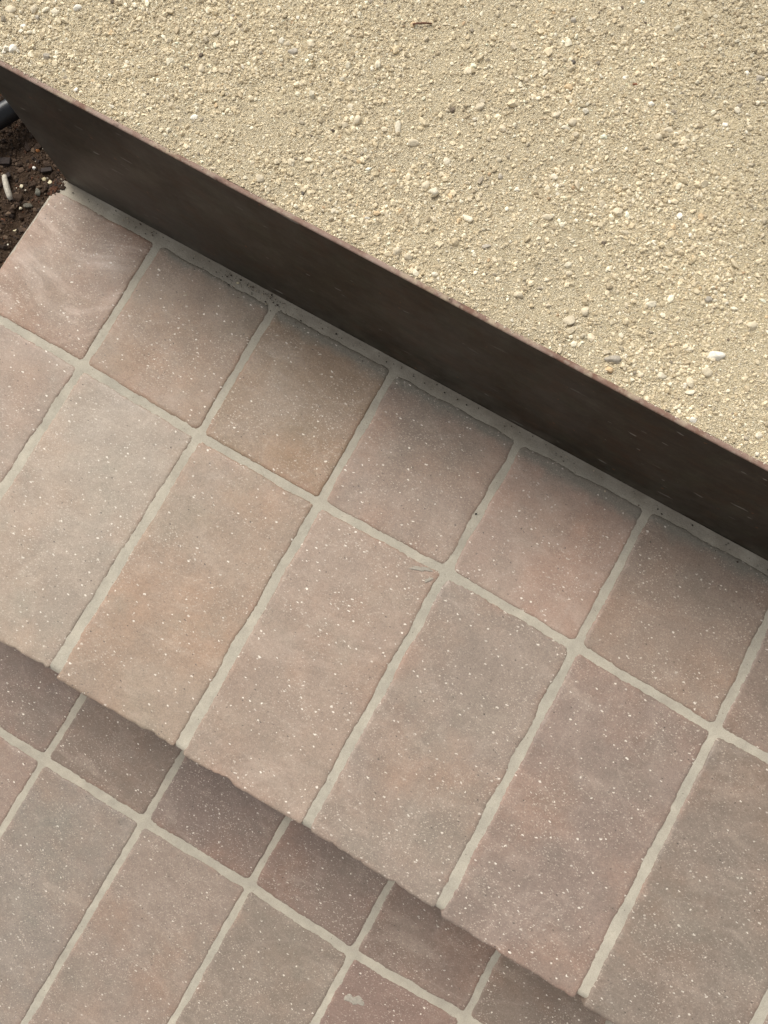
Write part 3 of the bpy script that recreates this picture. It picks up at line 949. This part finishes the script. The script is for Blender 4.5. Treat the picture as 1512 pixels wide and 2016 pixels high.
# thin dry stem on the gravel
def rod(name, pts, radii, mat, nseg=10, cap=True):
    pts = [Vector(p) for p in pts]
    V = []; F = []
    for i, p in enumerate(pts):
        t = (pts[min(i + 1, len(pts) - 1)] - pts[max(i - 1, 0)]).normalized()
        s = t.cross(Vector((0, 0, 1))).normalized(); u = s.cross(t)
        for k in range(nseg):
            a = 2 * math.pi * k / nseg
            rr = radii[i] * (1 + 0.08 * math.sin(3 * a + i))
            V.append(p + s * math.cos(a) * rr + u * math.sin(a) * rr)
    for i in range(len(pts) - 1):
        for k in range(nseg):
            F.append((i * nseg + k, i * nseg + (k + 1) % nseg, (i + 1) * nseg + (k + 1) % nseg, (i + 1) * nseg + k))
    if cap:
        F.append(tuple(reversed(range(nseg)))); F.append(tuple(range((len(pts) - 1) * nseg, len(pts) * nseg)))
    me = bpy.data.meshes.new(name); me.from_pydata([tuple(v) for v in V], [], F)
    me.polygons.foreach_set('use_smooth', [True] * len(F)); me.update()
    return link_obj(name, me, mat)


zt = float(gz(np.array(-0.1055), np.array(0.406))) + 0.0022
o = rod('dry_stem', [(-0.1135, 0.402, zt), (-0.1060, 0.4065, zt + 0.0006), (-0.0985, 0.4105, zt + 0.0003)], [0.0007, 0.0009, 0.0006], M_STRAW, 8)
tag(o, 'thin reddish brown dry stem lying near the top of the gravel', 'stem')

# ------------------------------------------------------------------ planting bed at the left
def sz(X, Y):
    base = np.where(Y > -0.10, -0.012, -0.012 + (Y + 0.10) * 0.95)
    base = np.maximum(base, ZL - 0.012)
    edge = np.exp(-np.clip(XE - X, 0, None) / 0.010)
    return base + 0.012 * (vnoise(X, Y, 16, 4) - 0.5) * (1 - edge * 0.6) + 0.007 * (vnoise(X, Y, 55, 7) - 0.5) + 0.003 * (vnoise(X, Y, 160, 8) - 0.5)


soil = link_obj('soil', grid_mesh('soil', -1.7, XE + 0.0045, -1.41, 1.85, 240, 500, sz), M_SOIL)
tag(soil, kind='structure')
srg = np.random.default_rng(8)
SP = np.array([(0.045, 0.028, 0.018), (0.070, 0.045, 0.030), (0.030, 0.020, 0.015), (0.11, 0.075, 0.050), (0.62, 0.57, 0.46), (0.10, 0.045, 0.025)])
VV = []; FF = []; CC = []; off = 0
for (n, x0, x1, y0, y1, mu, smax) in ((5200, -0.62, XE - 0.0015, -0.05, 0.34, 0.0013, 0.004), (420, -0.62, XE - 0.003, -0.05, 0.34, 0.0032, 0.007), (6000, -1.6, XE - 0.002, -1.3, 1.8, 0.003, 0.008)):
    xy = np.column_stack([srg.uniform(x0, x1, n), srg.uniform(y0, y1, n)])
    size = np.clip(mu * np.exp(srg.normal(0, 0.4, n)), 0.0006, smax)
    ci = srg.choice(len(SP), n, p=[0.34, 0.27, 0.20, 0.125, 0.015, 0.05])
    size = np.where(ci == 4, np.minimum(size, 0.0016), size)
    V, F, C = scatter(xy, size, sz, SP[ci] * srg.normal(1, 0.15, (n, 1)), srg, flat=(0.35, 0.8))
    VV.append(V); FF.append(F + off); CC.append(C); off += len(V)
# soil spilt over the corner of the step
n = 420
xy = np.column_stack([XE - 0.003 + np.abs(srg.normal(0, 0.0048, n)), 0.1730 + srg.normal(0, 0.0048, n)])
V, F, C = scatter(xy, np.clip(0.0016 * np.exp(srg.normal(0, 0.4, n)), 0.0006, 0.004), lambda X, Y: X * 0 - 0.0012, SP[srg.choice([0, 1, 2, 5], n)], srg)
VV.append(V); FF.append(F + off); CC.append(C); off += len(V)
sc = link_obj('soil_crumbs', np_mesh('soil_crumbs', np.concatenate(VV), np.concatenate(FF), False, np.concatenate(CC)), M_STONE)
tag(sc, 'dark brown crumbs of soil and mulch covering the planting bed', 'soil', kind='stuff')

SZ = lambda x, y: float(sz(np.array(x), np.array(y)))
# bleached twig
zt = SZ(-0.5227, 0.144) + 0.0050
o = rod('twig', [(-0.5355, 0.1555, zt), (-0.5320, 0.1520, zt + 0.0006), (-0.5240, 0.1445, zt + 0.0014), (-0.5150, 0.1365, zt + 0.0004), (-0.5118, 0.1335, zt - 0.001)],
        [0.0026, 0.0033, 0.0036, 0.0036, 0.0024], M_TWIG, 12)
tag(o, 'bleached white piece of twig lying on the dark soil', 'twig')
for (x, y, a, b, col, lab) in (
        (-0.4967, 0.1773, 6.0, 5.5, (0.50, 0.43, 0.28), 'tan pebble on the soil, beside the pale one near the steel corner'),
        (-0.4871, 0.1773, 5.8, 6.4, (0.70, 0.63, 0.44), 'pale cream pebble on the soil closest to the corner of the step'),
        (-0.5110, 0.1543, 4.2, 5.8, (0.70, 0.62, 0.45), 'small cream pebble on the soil beside the white twig'),
        (-0.4882, 0.1041, 6.4, 5.0, (0.70, 0.62, 0.42), 'cream pebble on the soil lowest beside the tile edge'),
        (-0.4984, 0.1312, 3.8, 4.6, (0.70, 0.62, 0.46), 'tiny cream pebble on the soil below the twig end'),
        (-0.5139, 0.1829, 4.4, 5.4, (0.80, 0.78, 0.73), 'small bright white stone on the soil above the twig'),
        (-0.4927, 0.1381, 12.5, 7.0, (0.105, 0.095, 0.075), 'flat dull grey stone on the soil by the tile edge'),
        (-0.4900, 0.1584, 7.0, 10.0, (0.14, 0.135, 0.11), 'mottled grey-green stone on the soil by the tile corner'),
        (-0.5226, 0.2048, 5.0, 4.4, (0.26, 0.10, 0.03), 'small rust orange chip on the soil against the steel')):
    o = add_pebble('pebble', x, y, SZ(x, y) + 0.0012, a / 2000, b / 2000, math.radians(30), col, prg)
    tag(o, lab, 'pebble', 'stones on the soil')
for (x, y, a, b, yaw, lab) in ((-0.4987, 0.1891, 14, 5.2, 0.55, 'dark flat bark chip on the soil right beside the steel'), (-0.5506, 0.1741, 15, 8, 0.4, 'broad bark chip on the soil at the left picture edge'),
                               (-0.5347, 0.1563, 11, 5.5, 0.9, 'short bark chip on the soil above the end of the white twig')):
    z = SZ(x, y) + 0.0030
    me = box_mesh('bark_chip', -a / 2000, a / 2000, -b / 2000, b / 2000, -0.0014, 0.0014, 0.0006)
    for v_ in me.vertices:
        v_.co.x += 0.0006 * math.sin(v_.co.y * 900 + a); v_.co.y += 0.0007 * math.sin(v_.co.x * 500 + a)
    o = link_obj('bark_chip', me, M_BARK)
    o.location = (x, y, z); o.rotation_euler = (0.12, -0.15, yaw)
    tag(o, lab, 'bark chip', 'bark chips on the soil')

# black irrigation pipe running back beside the steel
o = rod('irrigation_pipe', [(-0.672, 0.000, 0.004), (-0.645, 0.06, 0.006), (-0.612, 0.130, 0.009), (-0.575, 0.200, 0.012), (-0.545, 0.262, 0.013), (-0.520, 0.34, 0.012), (-0.500, 0.45, 0.010), (-0.495, 0.7, 0.006), (-0.497, 1.2, 0.004)],
        [0.0118] * 9, M_PIPE, 24)
tag(o, 'black plastic irrigation pipe lying on the soil beside the steel end', 'pipe')

# ------------------------------------------------------------------ grit on the grout at the foot of the steel
n = 330
xx = np.concatenate([srg.uniform(-0.235, -0.125, 130), srg.uniform(-0.45, 0.55, 200)])
yy = YS - 0.003 - np.abs(srg.normal(0, 0.0075, n))
yy = np.clip(yy, 0.158, YS - 0.002)
size = np.clip(0.00055 * np.exp(srg.normal(0, 0.4, n)), 0.0003, 0.0014)
GC = np.array([(0.07, 0.055, 0.042), (0.12, 0.09, 0.065), (0.05, 0.04, 0.03), (0.45, 0.38, 0.28)])
V, F, C = scatter(np.column_stack([xx, yy]), size, lambda X, Y: X * 0 + 0.0002, GC[srg.choice(4, n, p=[0.35, 0.25, 0.15, 0.25])], srg)
gr = link_obj('grit', np_mesh('grit', V, F, False, C), M_STONE)
tag(gr, 'dark grains of grit sprinkled on the grout along the steel foot', 'grit', kind='stuff')
for (x, y, a, b, col, lab) in ((-0.2139, 0.1750, 4.5, 2.6, (0.52, 0.45, 0.30), 'pale grain on the grout strip below the steel, amid dark grit'),
                               (-0.1720, 0.1690, 3.2, 2.6, (0.42, 0.37, 0.27), 'tan grain on the grout strip where a joint meets the steel strip'),
                               (0.1557, 0.0738, 2.4, 2.2, (0.02, 0.017, 0.015), 'tiny black grain on the joint between two cut tiles'),
                               (-0.2600, 0.1320, 4.6, 2.0, (0.62, 0.55, 0.43), 'sliver of pale stone on the second cut tile')):
    o = add_pebble('grain', x, y, 0.0004, a / 2000, b / 2000, 0.5, col, prg)
    tag(o, lab, 'grain', 'stray grains on the step')
